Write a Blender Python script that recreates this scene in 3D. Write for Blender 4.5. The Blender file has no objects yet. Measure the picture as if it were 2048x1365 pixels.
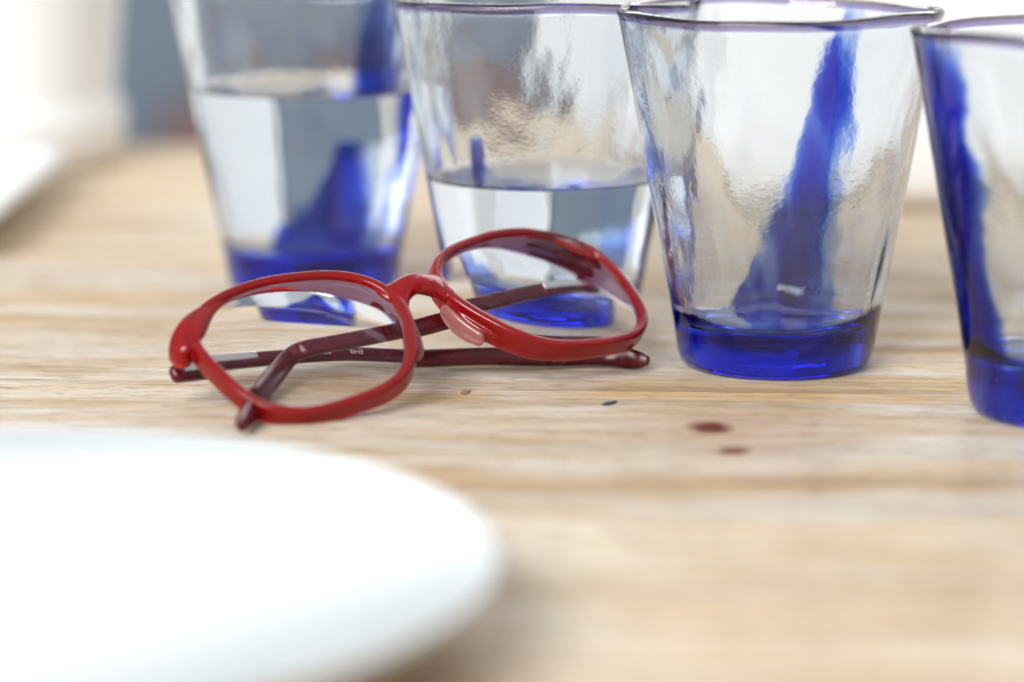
import bpy, bmesh, math, random
from mathutils import Vector, Matrix, noise

# ------------------------------------------------------------------ camera, light, exposure
sc = bpy.context.scene
C = sc.collection
MM = 0.001
HC = 151.0                       # camera height above the table top, mm
PITCH = math.radians(11.1617)
F = 5689.0                       # focal length in pixels of the 2048 px wide photograph
PW, PH = 2048, 1365

cam_d = bpy.data.cameras.new('camera')
cam_d.sensor_fit = 'HORIZONTAL'; cam_d.sensor_width = 36.0; cam_d.lens = 100.0
cam_d.clip_start = 0.01; cam_d.clip_end = 50
cam_d.dof.use_dof = True
cam_d.dof.focus_distance = 0.722
cam_d.dof.aperture_fstop = 4.6
cam_d.dof.aperture_blades = 0
cam = bpy.data.objects.new('camera', cam_d); C.objects.link(cam)
cam.location = (0, 0, HC * MM)
cam.rotation_euler = (math.pi / 2 - PITCH, 0, 0)
sc.camera = cam

world = bpy.data.worlds.new('World'); sc.world = world
world.use_nodes = True
bg = world.node_tree.nodes['Background']
bg.inputs['Color'].default_value = (0.97, 0.985, 1.0, 1)
bg.inputs['Strength'].default_value = 0.54

def area_light(name, loc, target, sx, sy, power, color=(1, 1, 1)):
    d = bpy.data.lights.new(name, 'AREA'); d.shape = 'RECTANGLE'
    d.size = sx; d.size_y = sy; d.energy = power; d.color = color
    o = bpy.data.objects.new(name, d); C.objects.link(o)
    o.location = loc
    o.rotation_euler = (Vector(target) - Vector(loc)).to_track_quat('-Z', 'Y').to_euler()
    return o
area_light('window_light_back', (0.35, 2.9, 1.25), (0, 0.7, 0.0), 2.4, 1.0, 30, (1, 0.99, 0.97))
area_light('window_light_front', (-1.35, -1.55, 1.85), (0.0, 0.85, 0.0), 2.0, 1.1, 112, (1, 0.99, 0.965))

sc.view_settings.view_transform = 'Standard'
sc.view_settings.look = 'None'
sc.view_settings.gamma = 1.0
sc.view_settings.exposure = 0.10
sc.render.engine = 'CYCLES'
cy = sc.cycles
cy.use_denoising = True
cy.max_bounces = 16; cy.transmission_bounces = 16; cy.glossy_bounces = 8
cy.diffuse_bounces = 4; cy.transparent_max_bounces = 32; cy.volume_bounces = 0
cy.caustics_refractive = True; cy.caustics_reflective = True
cy.blur_glossy = 0.3
cy.use_adaptive_sampling = True; cy.adaptive_threshold = 0.02
cy.sample_clamp_indirect = 8.0

# ------------------------------------------------------------------ helpers
def px(x, y, z):
    """pixel of the photograph + height above the table (mm) -> point in mm"""
    a = (x - PW / 2) / F; b = (PH / 2 - y) / F
    cp, sp = math.cos(PITCH), math.sin(PITCH)
    r = Vector((a, cp + b * sp, -sp + b * cp))
    return Vector((0, 0, HC)) + r * ((z - HC) / r.z)

def mesh_obj(name, verts, faces, mat, parent=None, origin=(0, 0, 0), smooth=True, recalc=True):
    """verts in mm, origin in mm subtracted; one mesh object in metres"""
    me = bpy.data.meshes.new(name)
    o0 = Vector(origin)
    me.from_pydata([tuple((Vector(v) - o0) * MM) for v in verts], [], faces)
    if recalc:
        bm = bmesh.new(); bm.from_mesh(me)
        bmesh.ops.remove_doubles(bm, verts=bm.verts, dist=1e-7)
        bmesh.ops.recalc_face_normals(bm, faces=bm.faces)
        bm.to_mesh(me); bm.free()
    if smooth:
        me.polygons.foreach_set('use_smooth', [True] * len(me.polygons))
    for m in (mat if isinstance(mat, (list, tuple)) else [mat]):
        me.materials.append(m)
    o = bpy.data.objects.new(name, me); C.objects.link(o)
    if parent is not None: o.parent = parent
    return o

def empty(name, loc=(0, 0, 0), rz=0.0):
    o = bpy.data.objects.new(name, None); C.objects.link(o)
    o.location = Vector(loc) * MM; o.rotation_euler = (0, 0, rz)
    o.empty_display_size = 0.02
    return o

def tag(o, label=None, cat=None, group=None, kind=None):
    if label: o['label'] = label
    if cat: o['category'] = cat
    if group: o['group'] = group
    if kind: o['kind'] = kind
    return o

def spline(pts, n):
    """Catmull-Rom through pts, n samples per span"""
    P = [Vector(p) for p in pts]
    P = [P[0] * 2 - P[1]] + P + [P[-1] * 2 - P[-2]]
    out = []
    for i in range(1, len(P) - 2):
        a, b, c, d = P[i - 1:i + 3]
        for k in range(n):
            t = k / n
            out.append(0.5 * ((2 * b) + (c - a) * t + (2 * a - 5 * b + 4 * c - d) * t * t + (3 * b - a - 3 * c + d) * t ** 3))
    out.append(P[-2].copy())
    return out

def sweep(path, half, up, nseg=20, power=2.6, round_caps=True, closed=False):
    """superellipse section swept along path. half(t)->(half width across, half height along up); up: Vector or f(t)"""
    n = len(path); V = []; Fc = []
    rings = []
    def ring(c, side, upv, a, b):
        base = len(V)
        for k in range(nseg):
            th = 2 * math.pi * k / nseg
            cs, sn = math.cos(th), math.sin(th)
            x = math.copysign(abs(cs) ** (2 / power), cs) * a
            y = math.copysign(abs(sn) ** (2 / power), sn) * b
            V.append(c + side * x + upv * y)
        rings.append(base)
    for i, p in enumerate(path):
        t = i / (n - 1)
        if closed: tg = (path[(i + 1) % n] - path[i - 1]).normalized()
        else: tg = (path[min(i + 1, n - 1)] - path[max(i - 1, 0)]).normalized()
        u = up(t) if callable(up) else up
        side = tg.cross(u).normalized(); uu = side.cross(tg).normalized()
        a, b = half(t)
        if not closed and round_caps and i in (0, n - 1):
            s = -1 if i == 0 else 1
            caps = [(math.cos(f), math.sin(f)) for f in (0, .45, .85, 1.2, 1.42)]
            if i == 0: caps = caps[::-1]
            for cf, sf in caps:
                ring(p + tg * (s * sf * min(a, b)), side, uu, max(a * cf, 0.02), max(b * cf, 0.02))
        else:
            ring(p, side, uu, a, b)
    m = len(rings)
    for i in range(m if closed else m - 1):
        r0, r1 = rings[i], rings[(i + 1) % m]
        for k in range(nseg):
            k2 = (k + 1) % nseg
            Fc.append((r0 + k, r0 + k2, r1 + k2, r1 + k))
    if not closed:
        Fc.append(tuple(range(rings[0], rings[0] + nseg))[::-1])
        Fc.append(tuple(range(rings[-1], rings[-1] + nseg)))
    return V, Fc

def merge(*parts):
    V, Fc = [], []
    for v, f in parts:
        b = len(V); V += list(v); Fc += [tuple(i + b for i in q) for q in f]
    return V, Fc

def box_bevel(name, x0, x1, y0, y1, z0, z1, bev, mat, parent=None, seg=2):
    bm = bmesh.new()
    bmesh.ops.create_cube(bm, size=1)
    for v in bm.verts:
        v.co = Vector(((x0 + x1) / 2 + v.co.x * (x1 - x0), (y0 + y1) / 2 + v.co.y * (y1 - y0), (z0 + z1) / 2 + v.co.z * (z1 - z0))) * MM
    bmesh.ops.bevel(bm, geom=list(bm.edges), offset=bev * MM, segments=seg, affect='EDGES', profile=0.6)
    me = bpy.data.meshes.new(name); bm.to_mesh(me); bm.free()
    me.materials.append(mat)
    me.polygons.foreach_set('use_smooth', [seg > 2] * len(me.polygons))
    o = bpy.data.objects.new(name, me); C.objects.link(o)
    if parent is not None: o.parent = parent
    return o

# ------------------------------------------------------------------ materials
class NT:
    def __init__(s, name):
        s.m = bpy.data.materials.new(name); s.m.use_nodes = True
        s.t = s.m.node_tree; s.t.nodes.clear()
        s.out = s.t.nodes.new('ShaderNodeOutputMaterial')
    def n(s, typ, ins=None, **kw):
        d = s.t.nodes.new(typ)
        for k, v in kw.items(): setattr(d, k, v)
        for k, v in (ins or {}).items(): s.set(d, k, v)
        return d
    def set(s, d, k, v):
        i = d.inputs[k]
        if isinstance(v, bpy.types.NodeSocket): s.t.links.new(v, i)
        else: i.default_value = v
    def math(s, op, a, b=None, c=None, clamp=False):
        d = s.t.nodes.new('ShaderNodeMath'); d.operation = op; d.use_clamp = clamp
        s.set(d, 0, a)
        if b is not None: s.set(d, 1, b)
        if c is not None: s.set(d, 2, c)
        return d.outputs[0]
    def mix(s, fac, a, b, blend='MIX'):
        d = s.t.nodes.new('ShaderNodeMix'); d.data_type = 'RGBA'; d.blend_type = blend
        s.set(d, 'Factor', fac); s.set(d, 'A', a) if False else None
        for sock, v in ((d.inputs[6], a), (d.inputs[7], b)):
            if isinstance(v, bpy.types.NodeSocket): s.t.links.new(v, sock)
            else: sock.default_value = v
        return d.outputs[2]
    def ramp(s, fac, stops, interp='LINEAR'):
        d = s.t.nodes.new('ShaderNodeValToRGB'); d.color_ramp.interpolation = interp
        e = d.color_ramp.elements
        while len(e) < len(stops): e.new(0.5)
        for i, (p, c) in enumerate(stops):
            e[i].position = p; e[i].color = c if len(c) == 4 else (*c, 1)
        s.set(d, 0, fac); return d.outputs[0]
    def vec(s, x, y, z):
        d = s.n('ShaderNodeCombineXYZ'); s.set(d, 0, x); s.set(d, 1, y); s.set(d, 2, z); return d.outputs[0]
    def noise(s, v, scale=1.0, detail=3.0, rough=0.55, dist=0.0):
        d = s.n('ShaderNodeTexNoise', {'Vector': v, 'Scale': scale, 'Detail': detail, 'Roughness': rough, 'Distortion': dist})
        return d.outputs[0]
    def surf(s, sock): s.t.links.new(sock, s.out.inputs['Surface'])
    def vol(s, sock): s.t.links.new(sock, s.out.inputs['Volume'])

def principled(name, color, rough=0.4, spec=0.5, **kw):
    t = NT(name)
    b = t.n('ShaderNodeBsdfPrincipled', {'Base Color': (*color, 1), 'Roughness': rough, 'Specular IOR Level': spec})
    for k, v in kw.items(): b.inputs[k].default_value = v
    t.surf(b.outputs[0]); return t.m

def ceramic(name, color, rough=0.22):
    t = NT(name)
    g = t.n('ShaderNodeNewGeometry').outputs['Position']
    nz = t.noise(g, 60, 2); speck = t.noise(g, 900, 2)
    col = t.mix(t.math('MULTIPLY', nz, 0.25), (*color, 1), (color[0] * .93, color[1] * .92, color[2] * .89, 1))
    bmp = t.n('ShaderNodeBump', {'Strength': 0.05, 'Distance': 0.002, 'Height': nz}).outputs[0]
    b = t.n('ShaderNodeBsdfPrincipled', {'Base Color': col, 'Roughness': t.math('MULTIPLY_ADD', speck, 0.08, rough), 'Normal': bmp})
    t.surf(b.outputs[0]); return t.m

TABLE_ROT = math.radians(-3.6)
table = empty('wooden_table', (45.6, 672.0, 0), TABLE_ROT)     # origin lies on the joint beside the knot

def wood():
    t = NT('whitewashed_pine')
    co = t.n('ShaderNodeTexCoord', object=table).outputs['Object']
    sp = t.n('ShaderNodeSeparateXYZ', {0: co})
    x = t.math('MULTIPLY', sp.outputs[0], 1000.0); y = t.math('MULTIPLY', sp.outputs[1], 1000.0)   # mm
    rnd = t.n('ShaderNodeObjectInfo').outputs['Random']
    off = t.math('MULTIPLY', rnd, 731.0)
    # knots bend the grain round them
    knots = [(2.5, -13.0, 5.6, 7.5, 1.0), (7.5, -36.5, 4.2, 4.4, 1.0), (-330, 160, 7, 4, .7), (260, -120, 8, 4, .6)]
    knot = None; yw = y; halo = None
    for kx, ky, rx, ry, amt in knots:
        dx = t.math('SUBTRACT', x, kx); dy = t.math('SUBTRACT', y, ky)
        wob = t.math('MULTIPLY_ADD', t.noise(t.vec(x, y, 0.0), 0.22, 3), 1.9, 0.15)
        q = t.math('ADD', t.math('POWER', t.math('ABSOLUTE', t.math('DIVIDE', dx, rx)), 2.0), t.math('POWER', t.math('ABSOLUTE', t.math('DIVIDE', dy, ry)), 2.0))
        q = t.math('MULTIPLY', q, wob)
        k = t.math('MULTIPLY', t.math('SUBTRACT', 1.25, q, clamp=True), amt * 0.95, clamp=True)
        q2 = t.math('ADD', t.math('POWER', t.math('ABSOLUTE', t.math('DIVIDE', dx, rx * 4.5)), 2.0), t.math('POWER', t.math('ABSOLUTE', t.math('DIVIDE', dy, ry * 2.2)), 2.0))
        e = t.math('EXPONENT', t.math('MULTIPLY', q2, -1.0))
        yw = t.math('ADD', yw, t.math('MULTIPLY', t.math('MULTIPLY', dy, e), -0.55))
        knot = k if knot is None else t.math('MAXIMUM', knot, k)
        h = t.math('MULTIPLY', e, amt)
        halo = h if halo is None else t.math('MAXIMUM', halo, h)
    wave = t.math('MULTIPLY_ADD', t.noise(t.vec(t.math('MULTIPLY', x, 0.006), t.math('MULTIPLY', yw, 0.02), off), 1.0, 2), 9.0, yw)
    # broad bands, growth rings, thin orange late-wood lines, fine fibres
    broad = t.noise(t.vec(t.math('MULTIPLY', x, 0.004), t.math('MULTIPLY', wave, 0.055), off), 1.0, 3, 0.6)
    rings = t.noise(t.vec(t.math('MULTIPLY', x, 0.0022), t.math('MULTIPLY', wave, 0.20), t.math('ADD', off, 13.0)), 1.0, 2.5, 0.6)
    lines = t.noise(t.vec(t.math('MULTIPLY', x, 0.0016), t.math('MULTIPLY', wave, 0.32), t.math('ADD', off, 41.0)), 1.0, 1.0, 0.5)
    lf = t.ramp(lines, [(0.50, (0, 0, 0)), (0.555, (1, 1, 1)), (0.60, (.15, .15, .15)), (0.66, (0, 0, 0))])
    fib = t.noise(t.vec(t.math('MULTIPLY', x, 0.035), t.math('MULTIPLY', wave, 0.62), off), 1.0, 4, 0.7)
    fib2 = t.noise(t.vec(t.math('MULTIPLY', x, 0.12), t.math('MULTIPLY', wave, 0.85), off), 1.0, 4, 0.75)
    patch = t.noise(t.vec(t.math('MULTIPLY', x, 0.016), t.math('MULTIPLY', y, 0.05), off), 1.0, 4, 0.6)
    col = t.ramp(broad, [(0.30, (.40, .265, .15)), (0.43, (.59, .445, .285)), (0.55, (.69, .59, .46)), (0.70, (.73, .54, .33))])
    col = t.mix(t.math('MULTIPLY', t.ramp(rings, [(0.40, (0, 0, 0)), (0.62, (1, 1, 1))]), 0.45), col, (.43, .325, .225, 1))
    col = t.mix(t.math('MULTIPLY', lf, 0.8), col, (.78, .50, .24, 1))
    # worn white wash held in the fibres
    wash = t.math('MULTIPLY', t.ramp(patch, [(0.38, (0, 0, 0)), (0.62, (1, 1, 1))]), t.ramp(fib, [(0.36, (.25, .25, .25)), (0.60, (1, 1, 1))]))
    col = t.mix(t.math('MULTIPLY', wash, 0.8), col, (.78, .755, .70, 1))
    dark = t.ramp(fib2, [(0.32, (1, 1, 1)), (0.48, (0, 0, 0))])
    col = t.mix(t.math('MULTIPLY', dark, 0.75), col, (.22, .15, .10, 1))
    col = t.mix(t.math('MULTIPLY', t.ramp(fib, [(0.30, (1, 1, 1)), (0.44, (0, 0, 0))]), 0.62), col, (.27, .20, .145, 1))
    tint = t.math('MULTIPLY_ADD', rnd, 0.16, 0.92)
    tn = t.n('ShaderNodeCombineColor', {0: tint, 1: tint, 2: t.math('MULTIPLY_ADD', rnd, 0.10, 0.93)}).outputs[0]
    col = t.mix(1.0, col, tn, 'MULTIPLY')
    col = t.mix(t.math('MULTIPLY', halo, 0.6), col, (.46, .29, .18, 1))
    kc = t.ramp(t.noise(t.vec(x, y, 0.0), 0.8, 3), [(0.3, (.075, .014, .012)), (0.7, (.20, .05, .036))])
    col = t.mix(knot, col, kc)
    hgt = t.math('ADD', t.math('MULTIPLY', fib, 0.7), t.math('MULTIPLY', fib2, 0.3))
    bmp = t.n('ShaderNodeBump', {'Strength': 0.22, 'Distance': 0.0006, 'Height': hgt}).outputs[0]
    polish = t.math('LESS_THAN', y, 0.0)        # the boards on this side of the joint keep their varnish
    rough = t.math('MULTIPLY', t.math('MULTIPLY_ADD', fib, 0.22, t.math('MULTIPLY_ADD', patch, 0.15, 0.30)), t.math('MULTIPLY_ADD', polish, -0.55, 1.0))
    b = t.n('ShaderNodeBsdfPrincipled', {'Base Color': col, 'Roughness': rough, 'Normal': bmp, 'Specular IOR Level': t.math('MULTIPLY', t.math('MULTIPLY_ADD', polish, 0.006, 0.001), t.math('SUBTRACT', 1.0, knot))})
    t.surf(b.outputs[0]); return t.m

def tinted_glass(name, absorb, seed):
    t = NT(name)
    co = t.n('ShaderNodeTexCoord').outputs['Object']
    sp = t.n('ShaderNodeSeparateXYZ', {0: co})
    low = t.noise(t.vec(t.math('MULTIPLY', sp.outputs[0], 70.0), t.math('MULTIPLY', sp.outputs[1], 70.0), t.math('MULTIPLY_ADD', sp.outputs[2], 32.0, seed)), 1.0, 2)
    hi = t.noise(t.vec(t.math('MULTIPLY', sp.outputs[0], 800.0), t.math('MULTIPLY', sp.outputs[1], 800.0), t.math('MULTIPLY_ADD', sp.outputs[2], 800.0, seed)), 1.0, 2)
    h = t.math('ADD', t.math('MULTIPLY', low, 1.0), t.math('MULTIPLY', hi, 0.075))
    bmp = t.n('ShaderNodeBump', {'Strength': 0.5, 'Distance': 0.0007, 'Height': h}).outputs[0]
    wet = t.n('ShaderNodeAttribute', attribute_name='wet').outputs['Fac']
    ior = t.math('MULTIPLY_ADD', wet, 1.52 / 1.333 - 1.52, 1.52)
    g = t.n('ShaderNodeBsdfGlass', {'Color': (1, 1, 1, 1), 'Roughness': 0.0, 'IOR': ior, 'Normal': bmp})
    t.surf(g.outputs[0])
    mx = max(absorb)
    v = t.n('ShaderNodeVolumeAbsorption', {'Color': tuple(1 - a / mx for a in absorb) + (1,), 'Density': mx})
    t.vol(v.outputs[0]); return t.m

def clear_glass(name, ior, color=(1, 1, 1), rough=0.0):
    t = NT(name)
    g = t.n('ShaderNodeBsdfGlass', {'Color': (*color, 1), 'Roughness': rough, 'IOR': ior})
    t.surf(g.outputs[0]); return t.m

def acetate(name, c_face, c_deep, trans, rough):
    t = NT(name)
    co = t.n('ShaderNodeTexCoord').outputs['Object']
    nz = t.noise(co, 120, 3); fine = t.noise(co, 1600, 2)
    col = t.mix(nz, (*c_face, 1), (*c_deep, 1))
    bmp = t.n('ShaderNodeBump', {'Strength': 0.06, 'Distance': 0.0004, 'Height': fine}).outputs[0]
    b = t.n('ShaderNodeBsdfPrincipled', {'Base Color': col, 'Roughness': t.math('MULTIPLY_ADD', nz, 0.12, rough), 'IOR': 1.49,
            'Transmission Weight': trans, 'Specular IOR Level': 0.42, 'Normal': bmp})
    t.surf(b.outputs[0]); return t.m

M_wood = wood()
ft = NT('deep_cobalt_foot'); ft.surf(ft.n('ShaderNodeBsdfTransparent').outputs[0])
ft.vol(ft.n('ShaderNodeVolumeAbsorption', {'Color': (0.02, 0.26, 0.83, 1), 'Density': 108.0}).outputs[0]); M_foot = ft.m
sk = NT('cobalt_streak'); sk.surf(sk.n('ShaderNodeBsdfTransparent').outputs[0])
sk.vol(sk.n('ShaderNodeVolumeAbsorption', {'Color': (0.0, 0.30, 0.87, 1), 'Density': 3300.0}).outputs[0]); M_streak = sk.m
rk = NT('violet_rim'); rk.surf(rk.n('ShaderNodeBsdfTransparent').outputs[0])
rk.vol(rk.n('ShaderNodeVolumeAbsorption', {'Color': (0.14, 0.0, 0.52, 1), 'Density': 620.0}).outputs[0]); M_rim = rk.m
M_plate = ceramic('white_glaze', (.475, .525, .55))
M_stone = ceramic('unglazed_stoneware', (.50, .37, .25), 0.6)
M_china = ceramic('white_china', (.86, .87, .87), 0.3)
M_red = acetate('red_acetate', (.50, .003, .006), (.34, .002, .004), 0.58, 0.12)
M_burg = acetate('burgundy_acetate', (.125, .006, .012), (.085, .004, .009), 0.10, 0.22)
M_pad = acetate('clear_pink_pad', (.92, .45, .42), (.85, .35, .33), 0.75, 0.12)
def lens_mat():
    t = NT('coated_spectacle_lens')
    f0 = t.n('ShaderNodeFresnel', {'IOR': 1.56}).outputs[0]
    fr = t.math('MAXIMUM', t.math('MULTIPLY', f0, 0.2), t.math('GREATER_THAN', f0, 0.97))
    a = t.n('ShaderNodeBsdfRefraction', {'Color': (.985, .98, .985, 1), 'Roughness': 0.0, 'IOR': 1.56})
    b = t.n('ShaderNodeBsdfGlossy', {'Color': (.95, .86, 1, 1), 'Roughness': 0.0})
    m = t.n('ShaderNodeMixShader', {0: fr, 1: a.outputs[0], 2: b.outputs[0]}); t.surf(m.outputs[0]); return t.m
M_lens = lens_mat()
le = NT('ground_lens_edge')
le.surf(le.n('ShaderNodeMixShader', {0: 0.5, 1: le.n('ShaderNodeBsdfDiffuse', {'Color': (.92, .80, .83, 1)}).outputs[0], 2: le.n('ShaderNodeBsdfTranslucent', {'Color': (.95, .82, .85, 1)}).outputs[0]}).outputs[0])
M_lens_edge = le.m
M_metal = principled('hinge_metal', (.70, .68, .64), 0.28, Metallic=1.0)
M_print = principled('silver_print', (.75, .72, .70), 0.4)
M_water = clear_glass('water_surface', 1.333)
tt = NT('water_in_contact_with_glass'); tt.surf(tt.n('ShaderNodeBsdfTransparent').outputs[0]); M_contact = tt.m
M_bench = principled('blue_grey_fabric', (.19, .235, .29), 0.9, 0.2)
M_paint = principled('white_cupboard_paint', (.86, .86, .85), 0.5, 0.3)
M_cush = principled('brown_red_fabric', (.19, .125, .125), 0.95, 0.2)
M_floor = principled('pale_floor', (.42, .44, .45), 0.5)
M_chip = principled('dark_flake', (.05, .03, .045), 0.7)
M_chip2 = principled('brown_crumb', (.38, .20, .09), 0.8)

# ------------------------------------------------------------------ table
TOP, BOT = 0.0, -28.0
tag(table, 'pale whitewashed pine table of long glued planks', 'table')
edges = [-585, -528, -472, -414, -360, -303, -250, -196, -148, -98, -47, 0, 53, 108, 160, 216, 270, 327, 381, 437, 505]
for i in range(len(edges) - 1):
    random.seed(i)
    dz = random.uniform(-0.10, 0.0)
    box_bevel('plank', -760, 760, edges[i] + 0.06, edges[i + 1] - 0.06, BOT, TOP + dz, 0.35, M_wood, table)
for sx in (-1, 1):
    for yy in (-540, 455):
        box_bevel('leg', sx * 690 - 32, sx * 690 + 32, yy - 32, yy + 32, -740, BOT - 0.1, 3, M_wood, table)
floor = mesh_obj('floor', [(-3000, -1500, -740), (3000, -1500, -740), (3000, 4500, -740), (-3000, 4500, -740)], [(0, 1, 2, 3)], M_floor, smooth=False, recalc=False)
tag(floor, kind='structure')

# ------------------------------------------------------------------ tumblers
def tumbler(x, y, seed, floor_z, level, label, absorb, streak, h=93.0):
    rot = 0.0
    root = empty('tumbler', (x, y, 0), rot)
    tag(root, label, 'glass', 'row of tumblers on the table')
    rnd = random.Random(seed)
    R0 = 26.4; slope = (42.0 - 27.0) / (93 - 12.0)
    ro = lambda z: 27.0 + (z - 12.0) * slope
    wall = lambda z: 3.4 - 0.8 * z / h
    ri = lambda z: ro(z) - wall(z)
    outer = [(0.0, 1.1), (10.0, 1.0), (18.0, 0.5), (21.5, 0.1), (22.6, 0.0), (23.6, 0.35), (24.5, 1.1), (25.2, 2.3), (25.75, 4.2), (26.25, 7.0), (26.7, 10.0)]
    zs = [12 + (h - 2.2 - 12) * k / 34 for k in range(35)]
    outer += [(ro(z), z) for z in zs]
    rim_c = ro(h) - wall(h) / 2; rr = wall(h) / 2 + 0.3
    rim = []
    for k in range(1, 9):
        a = math.pi * k / 9
        rim.append((rim_c + rr * math.cos(a), h - 1.3 + rr * 1.15 * math.sin(a)))
    inner_z = sorted(set([h - 2.2 - (h - 2.2 - floor_z - 5) * k / 34 for k in range(35)] + ([level] if level else [])), reverse=True)
    inner = [(ri(z), z) for z in inner_z]
    rb = ri(floor_z + 5)
    corner = [(rb - 0.4 - 3.6 * (1 - math.cos(a)) * 1.25, floor_z + 5 - 4.3 * math.sin(a)) for a in (0.3, 0.6, 0.9, 1.2, 1.5)]
    corner += [(rb * 0.62, floor_z + 0.35), (rb * 0.3, floor_z + 0.1), (0.0, floor_z)]
    prof = outer + rim + inner + corner
    n_out = len(outer); n_rim = len(rim)
    NS = 144
    ph = [rnd.uniform(0, 6.28) for _ in range(12)]
    def wob(th, z, which):
        a = ph[which * 4:which * 4 + 4]
        f = min(1.0, max(0.0 if z < 1.2 else 0.45, (z - 8) / 20))
        p = Vector((math.cos(th) * 1.9, math.sin(th) * 1.9, z * 0.030 + a[0] * 10))
        return f * (0.16 * math.sin(3 * th + a[1] + z * .012) + 0.10 * math.sin(5 * th + a[2] - z * .02) + 0.42 * noise.noise(p) + 0.14 * noise.noise(p * 2.7))
    V = []; Fc = []; idx = []
    for j, (r, z) in enumerate(prof):
        if r < 1e-6:
            idx.append([len(V)] * NS); V.append(Vector((0, 0, z))); continue
        row = []
        which = 0 if j < n_out + n_rim // 2 else 1
        for k in range(NS):
            th = 2 * math.pi * k / NS
            d = wob(th, z, which)
            q = (max(0, z) / h) ** 5
            dz = q * (0.55 * math.cos(2 * th + ph[8]) + 0.35 * math.cos(3 * th + ph[9]) + 0.15 * math.cos(7 * th + ph[10]))
            if which == 1 and level and abs(z - level) < 1e-6: dz = 0
            row.append(len(V)); V.append(Vector(((r + d) * math.cos(th), (r + d) * math.sin(th), z + dz)))
        idx.append(row)
    wetf = []
    for j in range(len(prof) - 1):
        wet = 1.0 if (level and j >= n_out + n_rim and prof[j][1] <= level + 1e-6) else 0.0
        for k in range(NS):
            k2 = (k + 1) % NS
            f = []
            for q in (idx[j][k], idx[j][k2], idx[j + 1][k2], idx[j + 1][k]):
                if q not in f: f.append(q)
            if len(f) >= 3: Fc.append(tuple(f)); wetf.append(wet)
    o = mesh_obj('glass_wall', V, Fc, tinted_glass('cobalt_glass', absorb, seed * 7.3), root, recalc=False)
    me = o.data
    bm = bmesh.new(); bm.from_mesh(me); bmesh.ops.recalc_face_normals(bm, faces=bm.faces); bm.to_mesh(me); bm.free()
    me.polygons.foreach_set('use_smooth', [True] * len(me.polygons))
    at = me.attributes.new('wet', 'FLOAT', 'FACE'); at.data.foreach_set('value', wetf)
    # deeper coloured glass of the thick foot, lying inside the clear body
    SV = []; SF = []; sidx = []
    sp_ = [(0.0, 1.35), (18.0, 0.8), (22.4, 0.3), (23.3, 0.65), (24.2, 1.4), (24.9, 2.6), (25.4, 4.4), (25.85, 7.0), (26.1, floor_z - 3.5), (25.6, floor_z - 1.4), (24.2, floor_z - 0.45), (rb * 0.62, floor_z - 0.35), (0.0, floor_z - 0.45)]
    for r, z in sp_:
        if r < 1e-6: sidx.append([len(SV)] * 72); SV.append(Vector((0, 0, z))); continue
        sidx.append([len(SV) + k for k in range(72)])
        for k in range(72):
            th = 2 * math.pi * k / 72
            nv = noise.noise(Vector((math.cos(th) * 1.6 * r / 20, math.sin(th) * 1.6 * r / 20, z * 0.25 + seed * 5.3)))
            rk_ = r * (1 - 0.16 * max(0.0, nv + 0.25)) if z > 2 else r
            zk_ = z - 2.4 * max(0.0, nv + 0.2) if z > floor_z - 3 else z
            SV.append(Vector((rk_ * math.cos(th), rk_ * math.sin(th), zk_)))
    for a, b in zip(sidx[:-1], sidx[1:]):
        for k in range(72):
            f = []
            for q in (a[k], a[(k + 1) % 72], b[(k + 1) % 72], b[k]):
                if q not in f: f.append(q)
            SF.append(tuple(f))
    mesh_obj('blue_foot', SV, SF, M_foot, root, recalc=True)
    # streak of blue glass drawn up inside the clear wall: (az bottom, az top, half width bottom, half width top, top z)
    for az0, az1, hw0, hw1, ztop in streak:
        z0 = floor_z - 5.0; NZ, NA = 44, 16
        SV = []; SF = []; gi = {}
        for a in range(NZ + 1):
            f = a / NZ; z = z0 + (ztop - z0) * f
            g_ = f ** 0.5
            rag = noise.noise(Vector((seed * 9.1, z * 0.09, 0))) * 0.12 + noise.noise(Vector((seed * 3.1, z * 0.3, 4))) * 0.08
            rag2 = noise.noise(Vector((seed * 5.7, z * 0.06, 9)))
            hw = (hw0 + (hw1 - hw0) * g_) * (1 + rag)
            azc = az0 + (az1 - az0) * g_ + rag2 * 0.12 * hw
            tz = min(1.0, (1 - f) * 8 + 0.15)
            for b in range(NA + 1):
                s_ = -1 + 2 * b / NA; th = math.radians(azc + hw * s_)
                Ro = (ro(z) if z > 12 else 26.3) + wob(th, z, 0)
                Ri = (ri(z) if z > floor_z + 5 else ri(floor_z + 5) - 1.0) + wob(th, z, 1)
                w_ = max(0.02, math.sqrt(max(0, 1 - s_ * s_))) * tz * 0.36 * min(1.0, max(0.16, 0.62 + 0.95 * noise.noise(Vector((th * 3.2 + seed * 2.0, z * 0.028, seed * 4.4))) + 0.35 * noise.noise(Vector((th * 9.0, z * 0.06, seed * 2.2)))))
                for side in (0, 1):
                    R_ = (Ro + Ri) / 2 + (1 if side == 0 else -1) * w_ * (Ro - Ri)
                    gi[a, b, side] = len(SV); SV.append(Vector((R_ * math.cos(th), R_ * math.sin(th), z)))
        for a in range(NZ):
            for b in range(NA):
                SF.append((gi[a, b, 0], gi[a, b + 1, 0], gi[a + 1, b + 1, 0], gi[a + 1, b, 0]))
                SF.append((gi[a, b, 1], gi[a + 1, b, 1], gi[a + 1, b + 1, 1], gi[a, b + 1, 1]))
            for b in (0, NA): SF.append((gi[a, b, 0], gi[a + 1, b, 0], gi[a + 1, b, 1], gi[a, b, 1]))
        for a in (0, NZ):
            for b in range(NA): SF.append((gi[a, b, 0], gi[a, b, 1], gi[a, b + 1, 1], gi[a, b + 1, 0]))
        mesh_obj('blue_streak', SV, SF, M_streak, root)
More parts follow.
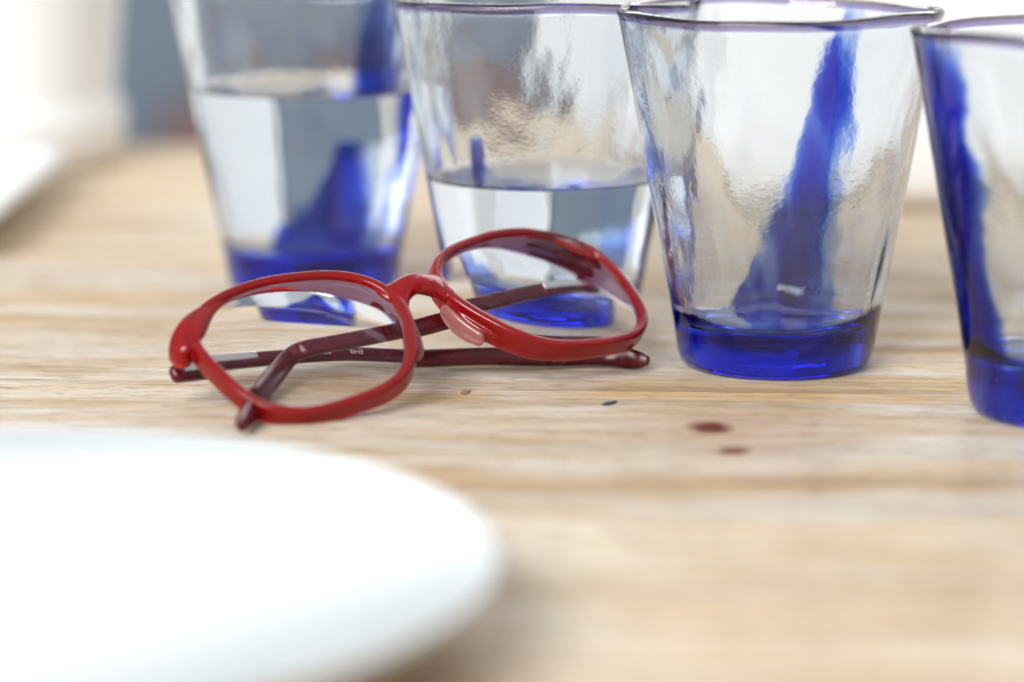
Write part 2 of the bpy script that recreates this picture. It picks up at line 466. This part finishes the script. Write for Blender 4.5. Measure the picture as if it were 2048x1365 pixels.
    # violet tint gathered in the fire-polished rim
    SV = []; SF = []
    for k in range(NS):
        th = 2 * math.pi * k / NS
        dz = 0.55 * math.cos(2 * th + ph[8]) + 0.35 * math.cos(3 * th + ph[9]) + 0.15 * math.cos(7 * th + ph[10])
        rc = rim_c + (wob(th, h, 0) + wob(th, h, 1)) / 2
        for q in range(10):
            a = 2 * math.pi * q / 10
            R_ = rc + 0.85 * math.cos(a); SV.append(Vector((R_ * math.cos(th), R_ * math.sin(th), h - 1.25 + dz + 0.95 * math.sin(a))))
            k2 = (k + 1) % NS; q2 = (q + 1) % 10
            SF.append((k * 10 + q, k * 10 + q2, k2 * 10 + q2, k2 * 10 + q))
    mesh_obj('tinted_rim', SV, SF, M_rim, root)
    if level:
        j0 = n_out + n_rim + inner_z.index(level)
        rows = idx[j0:]
        WV = []; WF = []; ridx = []
        shr = 0.03
        for row in rows:
            if row[0] == row[1]:
                ridx.append([len(WV)] * NS); WV.append(V[row[0]] + Vector((0, 0, shr))); continue
            r2 = []
            for q in row:
                p = V[q].copy(); rr_ = math.hypot(p.x, p.y)
                p.x *= (rr_ - shr) / rr_; p.y *= (rr_ - shr) / rr_; p.z += shr if rr_ < rb - 2 else 0
                r2.append(len(WV)); WV.append(p)
            ridx.append(r2)
        def quad(a, b, out):
            for k in range(NS):
                k2 = (k + 1) % NS; f = []
                for q in (a[k], a[k2], b[k2], b[k]):
                    if q not in f: f.append(q)
                if len(f) >= 3: WF.append(tuple(f)); mats.append(out)
        mats = []
        for a, b in zip(ridx[:-1], ridx[1:]): quad(a, b, 1)
        prev = ridx[0]
        for dr, dz in ((0.35, -0.35), (0.9, -0.62), (1.8, -0.75)):       # meniscus
            r2 = []
            for q in ridx[0]:
                p = WV[q].copy(); rr_ = math.hypot(p.x, p.y)
                p.x *= (rr_ - dr) / rr_; p.y *= (rr_ - dr) / rr_; p.z = level + dz
                r2.append(len(WV)); WV.append(p)
            quad(prev, r2, 0); prev = r2
        cidx = len(WV); WV.append(Vector((0, 0, level - 0.78))); quad(prev, [cidx] * NS, 0)
        w = mesh_obj('water', WV, WF, [M_water, M_contact], None, recalc=False)
        bm = bmesh.new(); bm.from_mesh(w.data); bmesh.ops.recalc_face_normals(bm, faces=bm.faces); bm.to_mesh(w.data); bm.free()
        w.data.polygons.foreach_set('material_index', mats)
        w.data.polygons.foreach_set('use_smooth', [True] * len(w.data.polygons))
        w.location = Vector((x, y, 0)) * MM; w.rotation_euler = (0, 0, rot)
        return root, w
    return root, None

BLUE = (26.0, 14.0, 2.0)
g, w = tumbler(-60.0, 848.0, 1, 12, 62.0, 'blue tumbler two thirds full of water, beside the white pitcher', BLUE, [(40, 60, 26, 11, 92), (92, 84, 34, 3, 46), (0, 6, 24, 20, 63)])
tag(w, 'clear water filling two thirds of the blue tumbler nearest the white pitcher', 'water')
g, w = tumbler(9.2, 780.0, 2, 12, 44.5, 'blue tumbler half full of water, behind the red eyeglasses', BLUE, [(140, 128, 36, 4, 51), (182, 178, 22, 16, 46), (2, 0, 20, 14, 46)])
tag(w, 'clear water half filling the blue tumbler behind the red eyeglasses', 'water')
tumbler(69.3, 735.6, 3, 11, None, 'empty blue tumbler next to the end of the folded red eyeglasses', BLUE, [(80, 54, 44, 4.2, 91.5), (100, 80, 44, 2.0, 40)])
tumbler(136.8, 676.0, 4, 14, None, 'empty blue tumbler at the end of the row, away from the eyeglasses', BLUE, [(188, 184, 36, 31, 91.5)])

# ------------------------------------------------------------------ red eyeglasses
RM = Matrix(((0.80582, -0.54185, 0.23886), (0.5875, 0.68103, -0.43708), (0.07416, 0.49254, 0.86712)))
TV = Vector((-18.785, 703.388, 21.064))
FF = math.radians(5)
CX, CU = 36.331, 2.266
CO = [24.426, 0.17, -0.039, 2.039, -0.355, -0.703, 0.861, -0.627, -0.296, -0.21, 0.468, -0.161, -0.039]
def loc(x, u, n, s):
    """frame coordinates, x measured outward on side s (-1 or 1) -> mm in the world"""
    c, sn = math.cos(FF), math.sin(FF) * s
    return TV + RM @ (Vector((c, 0, -sn)) * (s * x) + Vector((0, u, 0)) + Vector((sn, 0, c)) * n)
UP = RM.col[1].copy(); NRM = RM.col[2].copy()
spec_o = Vector((-25.0, 690.0, 0.0))
specs = empty('eyeglasses', spec_o)
tag(specs, 'red plastic eyeglasses with folded temples lying on the wooden table', 'eyeglasses')
def outline(th):
    return CO[0] + sum(CO[2 * k - 1] * math.cos(k * th) + CO[2 * k] * math.sin(k * th) for k in range(1, 7))
R1, R2 = 190.0, 82.0
def base_n(dx, du): return 0.9 - (dx * dx + du * du) / (2 * R1)
NO = 144
def rim_mesh(s):
    V = []; Fc = []; rows = []
    for i in range(NO):
        th = 2 * math.pi * i / NO; e = 1e-3
        def P(t_): r = outline(t_); return Vector((r * math.cos(t_), r * math.sin(t_)))
        p = P(th); tg = (P(th + e) - P(th - e)).normalized(); nr = Vector((tg.y, -tg.x))
        nasal = max(0.0, math.cos(th - math.radians(200))) ** 3
        wdt = 2.85 + 0.5 * nasal - 0.5 * max(0, math.sin(th)) ** 2
        rear = 4.3 + 1.6 * nasal
        cw, ch = wdt / 2 - 0.15, (rear + 1.2) / 2
        row = []
        for k in range(16):
            a = 2 * math.pi * k / 16; cs, sn = math.cos(a), math.sin(a); pw = 2 / 3.8
            off = math.copysign(abs(cs) ** pw, cs) * (cw + 0.15) + cw + 0.2
            nn = math.copysign(abs(sn) ** pw, sn) * ch + (1.2 - rear) / 2
            q = p + nr * off
            row.append(len(V)); V.append(loc(CX + q.x, CU + q.y, base_n(p.x, p.y) + nn, s))
        rows.append(row)
    for i in range(NO):
        a, b = rows[i], rows[(i + 1) % NO]
        for k in range(16):
            k2 = (k + 1) % 16
            Fc.append((a[k], a[k2], b[k2], b[k]))
    return V, Fc
parts = [rim_mesh(-1), rim_mesh(1)]
br = spline([loc(8.0, 8.2, -1.9, -1), loc(4.6, 9.9, -1.5, -1), loc(0, 10.8, -1.1, 1), loc(4.6, 9.9, -1.5, 1), loc(8.0, 8.2, -1.9, 1)], 8)
parts.append(sweep(br, lambda t: (2.3 - 0.7 * abs(2 * t - 1) ** 4, 2.8 + 2.0 * abs(2 * t - 1) ** 2), UP, 20, 2.8))
for s in (-1, 1):
    # shoulders of the nose opening, from the bridge down the nasal rim
    nb = spline([loc(8.5, 6, -2.0, s), loc(8.6, 0.5, -3.2, s), loc(10.2, -6, -3.4, s), loc(13.0, -11, -3.0, s)], 6)
    parts.append(sweep(nb, lambda t: (0.5 + 1.4 * math.sin(t * 3.14) ** .7, 2.3 - 1.5 * t), NRM, 16, 2.4))
    # end piece sweeping back to the hinge
    if s < 0: ep = [loc(45, 24.6, -1.4, s), loc(54.0, 21.4, -1.2, s), loc(61.0, 16.6, -1.2, s), loc(64.6, 13.6, -1.9, s), loc(66.0, 12.4, -3.4, s), loc(66.2, 12.0, -4.9, s)]
    else: ep = [loc(45, 24.6, -1.4, s), loc(53.5, 21.2, -1.6, s), loc(59.2, 16.4, -2.4, s), loc(61.8, 13.0, -4.0, s), loc(62.6, 11.6, -6.0, s), loc(62.6, 11.2, -8.2, s)]
    ep = spline(ep, 7)
    sm = lambda t: t * t * (3 - 2 * t)
    parts.append(sweep(ep, lambda t: (0.9 + 1.5 * sm(min(1, t * 2.2)), 0.9 + 2.7 * sm(min(1, t * 2.4)) - 0.6 * sm(max(0, t * 2 - 1))), lambda t: UP, 20, 3.2))
V, Fc = merge(*parts)
front = mesh_obj('frame_front', V, Fc, M_red, specs, origin=spec_o)
def remesh(o, voxel, it):
    md = o.modifiers.new('r', 'REMESH'); md.mode = 'VOXEL'; md.voxel_size = voxel * MM; md.use_smooth_shade = True
    m2 = o.modifiers.new('s', 'SMOOTH'); m2.factor = 0.5; m2.iterations = it
    dg = bpy.context.evaluated_depsgraph_get(); ev = o.evaluated_get(dg)
    me = bpy.data.meshes.new_from_object(ev); old = o.data
    o.modifiers.clear(); o.data = me
    me.polygons.foreach_set('use_smooth', [True] * len(me.polygons))
remesh(front, 0.2, 6)

for s in (-1, 1):
    V = []; Fc = []; rows = []
    NR = 14; NL = 96; tc = 1.5
    for side in (0, 1):
        for j in range(NR + 1):
            f = j / NR; row = []
            for i in range(NL):
                th = 2 * math.pi * i / NL; r = (outline(th) + 0.02) * f
                dx, du = r * math.cos(th), r * math.sin(th); q = dx * dx + du * du
                n = 0.55 - q / (2 * R1) if side == 0 else 0.55 - tc - q / (2 * R2)
                row.append(len(V)); V.append(loc(CX + dx, CU + du, n, s))
            rows.append((side, row))
    A = [r for sd, r in rows if sd == 0]; B = [r for sd, r in rows if sd == 1]
    for j in range(NR):
        for i in range(NL):
            i2 = (i + 1) % NL
            Fc.append((A[j][i], A[j + 1][i], A[j + 1][i2], A[j][i2])); Fc.append((B[j][i], B[j][i2], B[j + 1][i2], B[j + 1][i]))
    for i in range(NL):
        i2 = (i + 1) % NL; Fc.append((A[NR][i], B[NR][i], B[NR][i2], A[NR][i2]))
    L = mesh_obj('lens', V, Fc, [M_lens, M_lens_edge], specs, origin=spec_o, recalc=False)
    bm = bmesh.new(); bm.from_mesh(L.data); bm.faces.ensure_lookup_table()
    for i in range(len(bm.faces) - NL, len(bm.faces)): bm.faces[i].material_index = 1
    bmesh.ops.remove_doubles(bm, verts=bm.verts, dist=1e-7); bmesh.ops.recalc_face_normals(bm, faces=bm.faces); bm.to_mesh(L.data); bm.free()
    ed = [e for e in L.data.edges]
    L.data.set_sharp_from_angle(angle=math.radians(40))
    # nose pad
    pc = [loc(6.6, 3.6, -5.0, s), loc(7.2, 0.0, -5.6, s), loc(8.3, -4.5, -5.7, s), loc(9.8, -8.6, -5.2, s)]
    V, Fc = sweep(spline(pc, 6), lambda t: (1.15 + 0.25 * math.sin(3.14 * t), 2.1 + 0.7 * math.sin(3.14 * t)), NRM, 18, 2.3)
    mesh_obj('nose_pad', V, Fc, M_pad, specs, origin=spec_o)

# temples
upT = (UP * 0.75 + Vector((0, 0, 0.45))).normalized()
A_pts = [px(352, 748, 8.4), px(450, 738, 7.6), px(560, 728, 6.6), px(700, 719, 5.4), px(830, 718, 4.6), px(970, 713, 3.8), px(1100, 714, 3.2), px(1210, 712, 3.0), px(1293, 722, 2.7)]
B_pts = [px(1203, 566, 18.6), px(1085, 588, 17.6), px(960, 622, 16.0), px(860, 650, 14.6), px(760, 674, 13.2), px(670, 692, 12.0), px(608, 706, 11.0), px(574, 728, 8.0), px(532, 782, 4.4), px(480, 853, 2.8)]
def tipf(t): return 1.0 if t < 0.93 else math.sqrt(max(0.2, 1 - ((t - 0.93) / 0.07) ** 2 * 0.75))
def temple(pts, nm):
    path = spline(pts, 14)
    V, Fc = sweep(path, lambda t: ((1.55 + 0.15 * max(0, t - .8) / .2) * tipf(t), (2.35 + 0.55 * max(0, t - .6) / .4) * tipf(t)), upT, 24, 3.0)
    return path, mesh_obj(nm, V, Fc, M_burg, specs, origin=spec_o)
pathA, tA = temple(A_pts, 'temple')
pathB, tB = temple(B_pts, 'temple')

def hinge(path, hpos, parent_t, lift):
    # metal wire core showing as a flat plate on the temple, plus barrel and screw
    i0, i1 = lift
    sub = [path[i] + NRM * 1.5 + upT * 0.3 for i in range(i0, i1)]
    V, Fc = sweep(sub, lambda t: (0.35, 1.25), upT, 12, 4)
    mesh_obj('hinge_plate', V, Fc, M_metal, parent_t, origin=spec_o)
    ax = UP
    V, Fc = sweep([hpos - ax * 2.2, hpos - ax * 0.7, hpos + ax * 0.7, hpos + ax * 2.2], lambda t: (1.5, 1.5), Vector((1, 0, 0)), 18, 2.0, round_caps=False)
    hb = mesh_obj('hinge_barrel', V, Fc, M_metal, specs, origin=spec_o)
    hb.data.set_sharp_from_angle(angle=math.radians(40))
    V, Fc = sweep([hpos - ax * 2.6, hpos - ax * 2.25], lambda t: (0.9, 0.9), Vector((1, 0, 0)), 14, 2.0, round_caps=False)
    mesh_obj('screw', V, Fc, M_metal, hb, origin=spec_o)
hinge(pathA, px(376, 727, 9.5), tA, (2, 22))
hinge(pathB, px(1196, 548, 19.6), tB, (1, 15))

# small silver print on the inner face of the lower temple
def temple_print(txt, path, f0, size):
    cu = bpy.data.curves.new('print', 'FONT'); cu.body = txt; cu.size = size * MM; cu.extrude = 0.00001
    o = bpy.data.objects.new('printed_mark', cu); C.objects.link(o)
    dg = bpy.context.evaluated_depsgraph_get()
    me = bpy.data.meshes.new_from_object(o.evaluated_get(dg)); bpy.data.objects.remove(o)
    i = int(f0 * (len(path) - 1)); p = path[i]; tg = (path[i + 1] - path[i]).normalized()
    side = tg.cross(upT).normalized(); uu = side.cross(tg).normalized()
    fwd = side if side.z > 0 else -side
    X = -tg; Z = fwd; Y = Z.cross(X).normalized()
    M = Matrix((X, Y, Z)).transposed().to_4x4()
    M.translation = (p + fwd * 1.8 - Y * size * 0.36 - spec_o) * MM
    me.transform(M); me.materials.append(M_print)
    o = bpy.data.objects.new('printed_mark', me); C.objects.link(o); o.parent = tA
temple_print('EHIB', pathA, 0.415, 2.1)
temple_print('05I', pathA, 0.345, 2.1)

# ------------------------------------------------------------------ lathe things
def lathe(name, prof, mat, parent, ns=128, origin=(0, 0, 0)):
    V = []; Fc = []; idx = []
    for r, z in prof:
        if r < 1e-6: idx.append([len(V)] * ns); V.append(Vector((0, 0, z))); continue
        row = []
        for k in range(ns):
            th = 2 * math.pi * k / ns; row.append(len(V)); V.append(Vector((r * math.cos(th), r * math.sin(th), z)))
        idx.append(row)
    for j in range(len(prof) - 1):
        for k in range(ns):
            k2 = (k + 1) % ns; f = []
            for q in (idx[j][k], idx[j][k2], idx[j + 1][k2], idx[j + 1][k]):
                if q not in f: f.append(q)
            if len(f) >= 3: Fc.append(tuple(f))
    return mesh_obj(name, V, Fc, mat, parent)

plate = empty('dinner_plate', (-101, 483.5, 0))
tag(plate, 'round white ceramic plate in front of the red eyeglasses', 'plate')
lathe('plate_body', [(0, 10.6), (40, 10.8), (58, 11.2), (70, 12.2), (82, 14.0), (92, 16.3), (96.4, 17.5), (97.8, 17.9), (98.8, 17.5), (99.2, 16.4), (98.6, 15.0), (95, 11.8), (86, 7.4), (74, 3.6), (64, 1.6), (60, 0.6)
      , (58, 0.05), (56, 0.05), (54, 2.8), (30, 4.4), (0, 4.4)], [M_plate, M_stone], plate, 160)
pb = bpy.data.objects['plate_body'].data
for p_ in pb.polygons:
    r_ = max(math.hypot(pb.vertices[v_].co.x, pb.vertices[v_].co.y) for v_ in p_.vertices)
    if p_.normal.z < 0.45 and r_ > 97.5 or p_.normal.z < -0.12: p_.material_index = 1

# white pitcher, platter and bowl, all far behind the focus
pit = empty('pitcher', (-205, 1133, 0))
tag(pit, 'white ceramic pitcher with a rounded foot standing at the far table edge', 'pitcher')
lathe('pitcher_body', [(0, 0.6), (38, 0.6), (41, 0.0), (44, 1.0), (48, 7), (50.0, 14), (50.2, 20), (48.6, 25), (46.6, 28), (46.8, 32), (48.5, 55), (52, 90), (55, 130), (57, 165), (58, 178), (57, 180), (55.5, 178), (53, 130), (47, 60), (43, 30), (38, 12), (0, 8)], M_china, pit, 96)
hp = spline([Vector((-53, 0, 160)), Vector((-78, 0, 158)), Vector((-92, 0, 130)), Vector((-84, 0, 90)), Vector((-50, 0, 66))], 8)
V, Fc = sweep(hp, lambda t: (7, 4.5), Vector((0, 1, 0)), 16, 2.4)
mesh_obj('handle', V, Fc, M_china, pit)

pl = empty('platter', (-300, 978, 0))
tag(pl, 'white rectangular ceramic platter on the table in front of the white pitcher', 'platter')
def rrect(cx, cy, hx, hy, r, z, n=8):
    out = []
    for qx, qy, a0 in ((1, 1, 0), (-1, 1, 90), (-1, -1, 180), (1, -1, 270)):
        for k in range(n + 1):
            a = math.radians(a0 + 90 * k / n)
            out.append(Vector((cx + qx * (hx - r) + r * math.cos(a), cy + qy * (hy - r) + r * math.sin(a), z)))
    return out
def loft(name, loops, mat, parent):
    V = []; Fc = []; n = len(loops[0])
    for L in loops: V += L
    for j in range(len(loops) - 1):
        for k in range(n):
            k2 = (k + 1) % n; Fc.append((j * n + k, j * n + k2, (j + 1) * n + k2, (j + 1) * n + k))
    Fc.append(tuple(range(n))[::-1]); Fc.append(tuple(range((len(loops) - 1) * n, len(loops) * n)))
    return mesh_obj(name, V, Fc, mat, parent)
S = lambda d, z: rrect(0, 0, 133 - d, 95 - d, max(4, 18 - d * .6), z)
body = loft('platter_body', [S(24, 0), S(20, 0.2), S(16, 3), S(4, 7.5), S(0.6, 10), S(0, 12.5), S(0.8, 14.5), S(2.5, 15.2), S(5, 14.6), S(14, 10.5), S(22, 8.5)], M_china, pl)
body.data.set_sharp_from_angle(angle=math.radians(50))

dish = empty('baking_dish', (206, 1062, 0), TABLE_ROT)
tag(dish, 'large white rectangular ceramic dish behind the empty blue tumblers', 'dish')
D_ = lambda d, z: rrect(0, 0, 138 - d, 78 - d, max(4, 26 - d * .6), z)
db = loft('dish_body', [D_(20, 0), D_(17, 0.2), D_(15, 3), D_(7, 6), D_(2.5, 11), D_(1.5, 30), D_(0.5, 70), D_(0, 92), D_(1, 95), D_(3, 95.5), D_(5.5, 94), D_(7, 60), D_(9, 20), D_(16, 10), D_(24, 8)], M_china, dish)
db.data.set_sharp_from_angle(angle=math.radians(55))

# bench with cushion beyond the table, seen only as a blur
bench = empty('bench', (-250, 1900, -740))
tag(bench, 'blue grey upholstered bench beyond the far table edge', 'bench')
box_bevel('seat', -900, 250, -230, 230, 330, 460, 40, M_bench, bench, 4)
box_bevel('backrest', -900, 250, 231, 330, 330, 860, 35, M_bench, bench, 4)
for bx in (-820, 170):
    for by in (-170, 270):
        box_bevel('leg', bx - 25, bx + 25, by - 25, by + 25, 0, 329, 4, M_bench, bench, 2)
cu = box_bevel('cushion', -130, 130, -60, 60, 0, 205, 50, M_cush, None, 5)
cu.location = Vector((-133, 2068, -279.5)) * MM
tag(cu, 'reddish brown cushion leaning on the blue grey bench', 'cushion')

cup = empty('cupboard', (560, 1900, -740))
tag(cup, 'white painted cupboard with plain doors beyond the table', 'cupboard')
box_bevel('carcass', -540, 540, -150, 250, 0, 1150, 4, M_paint, cup, 2)
for k in (-1, 0, 1):
    dr = box_bevel('door', k * 355 - 174, k * 355 + 174, -170, -150.5, 60, 1110, 3, M_paint, cup, 2)
    kb = lathe('knob', [(0, 0), (6, 0), (5, 10), (12, 18), (12, 24), (8, 28), (0, 28)], M_metal, dr, 24)
    kb.rotation_euler = (math.pi / 2, 0, 0); kb.location = Vector((k * 355 + 140, -170.2, 640)) * MM

# ------------------------------------------------------------------ little things on the wood
def flake(name, pts, z, th, mat, label, cat):
    P = [px(a, b, 0) for a, b in pts]; c = sum(P, Vector()) / len(P)
    n = len(P); V = []
    for s_, zz in ((1.0, 0.02), (1.0, th * .6), (0.6, th)):
        V += [Vector((c.x + (p.x - c.x) * s_, c.y + (p.y - c.y) * s_, zz + z)) for p in P]
    Fc = [tuple(range(n))[::-1], tuple(range(2 * n, 3 * n))]
    for j in range(2):
        for k in range(n): Fc.append((j * n + k, j * n + (k + 1) % n, (j + 1) * n + (k + 1) % n, (j + 1) * n + k))
    o = mesh_obj(name, V, Fc, mat, None, origin=(c.x, c.y, 0), smooth=False)
    o.location = Vector((c.x, c.y, 0)) * MM
    tag(o, label, cat)
flake('wood_flake', [(1203, 810), (1212, 806), (1224, 805), (1234, 803), (1231, 808), (1222, 811), (1210, 812)], 0, 0.4, M_chip, 'tiny dark flake lying on the pale wood between plate and tumblers', 'flake')
flake('crumb', [(921, 787), (928, 783), (936, 783), (942, 784), (936, 788), (927, 790)], 0, 0.5, M_chip2, 'tiny brown crumb on the wood beside the red eyeglasses', 'crumb')
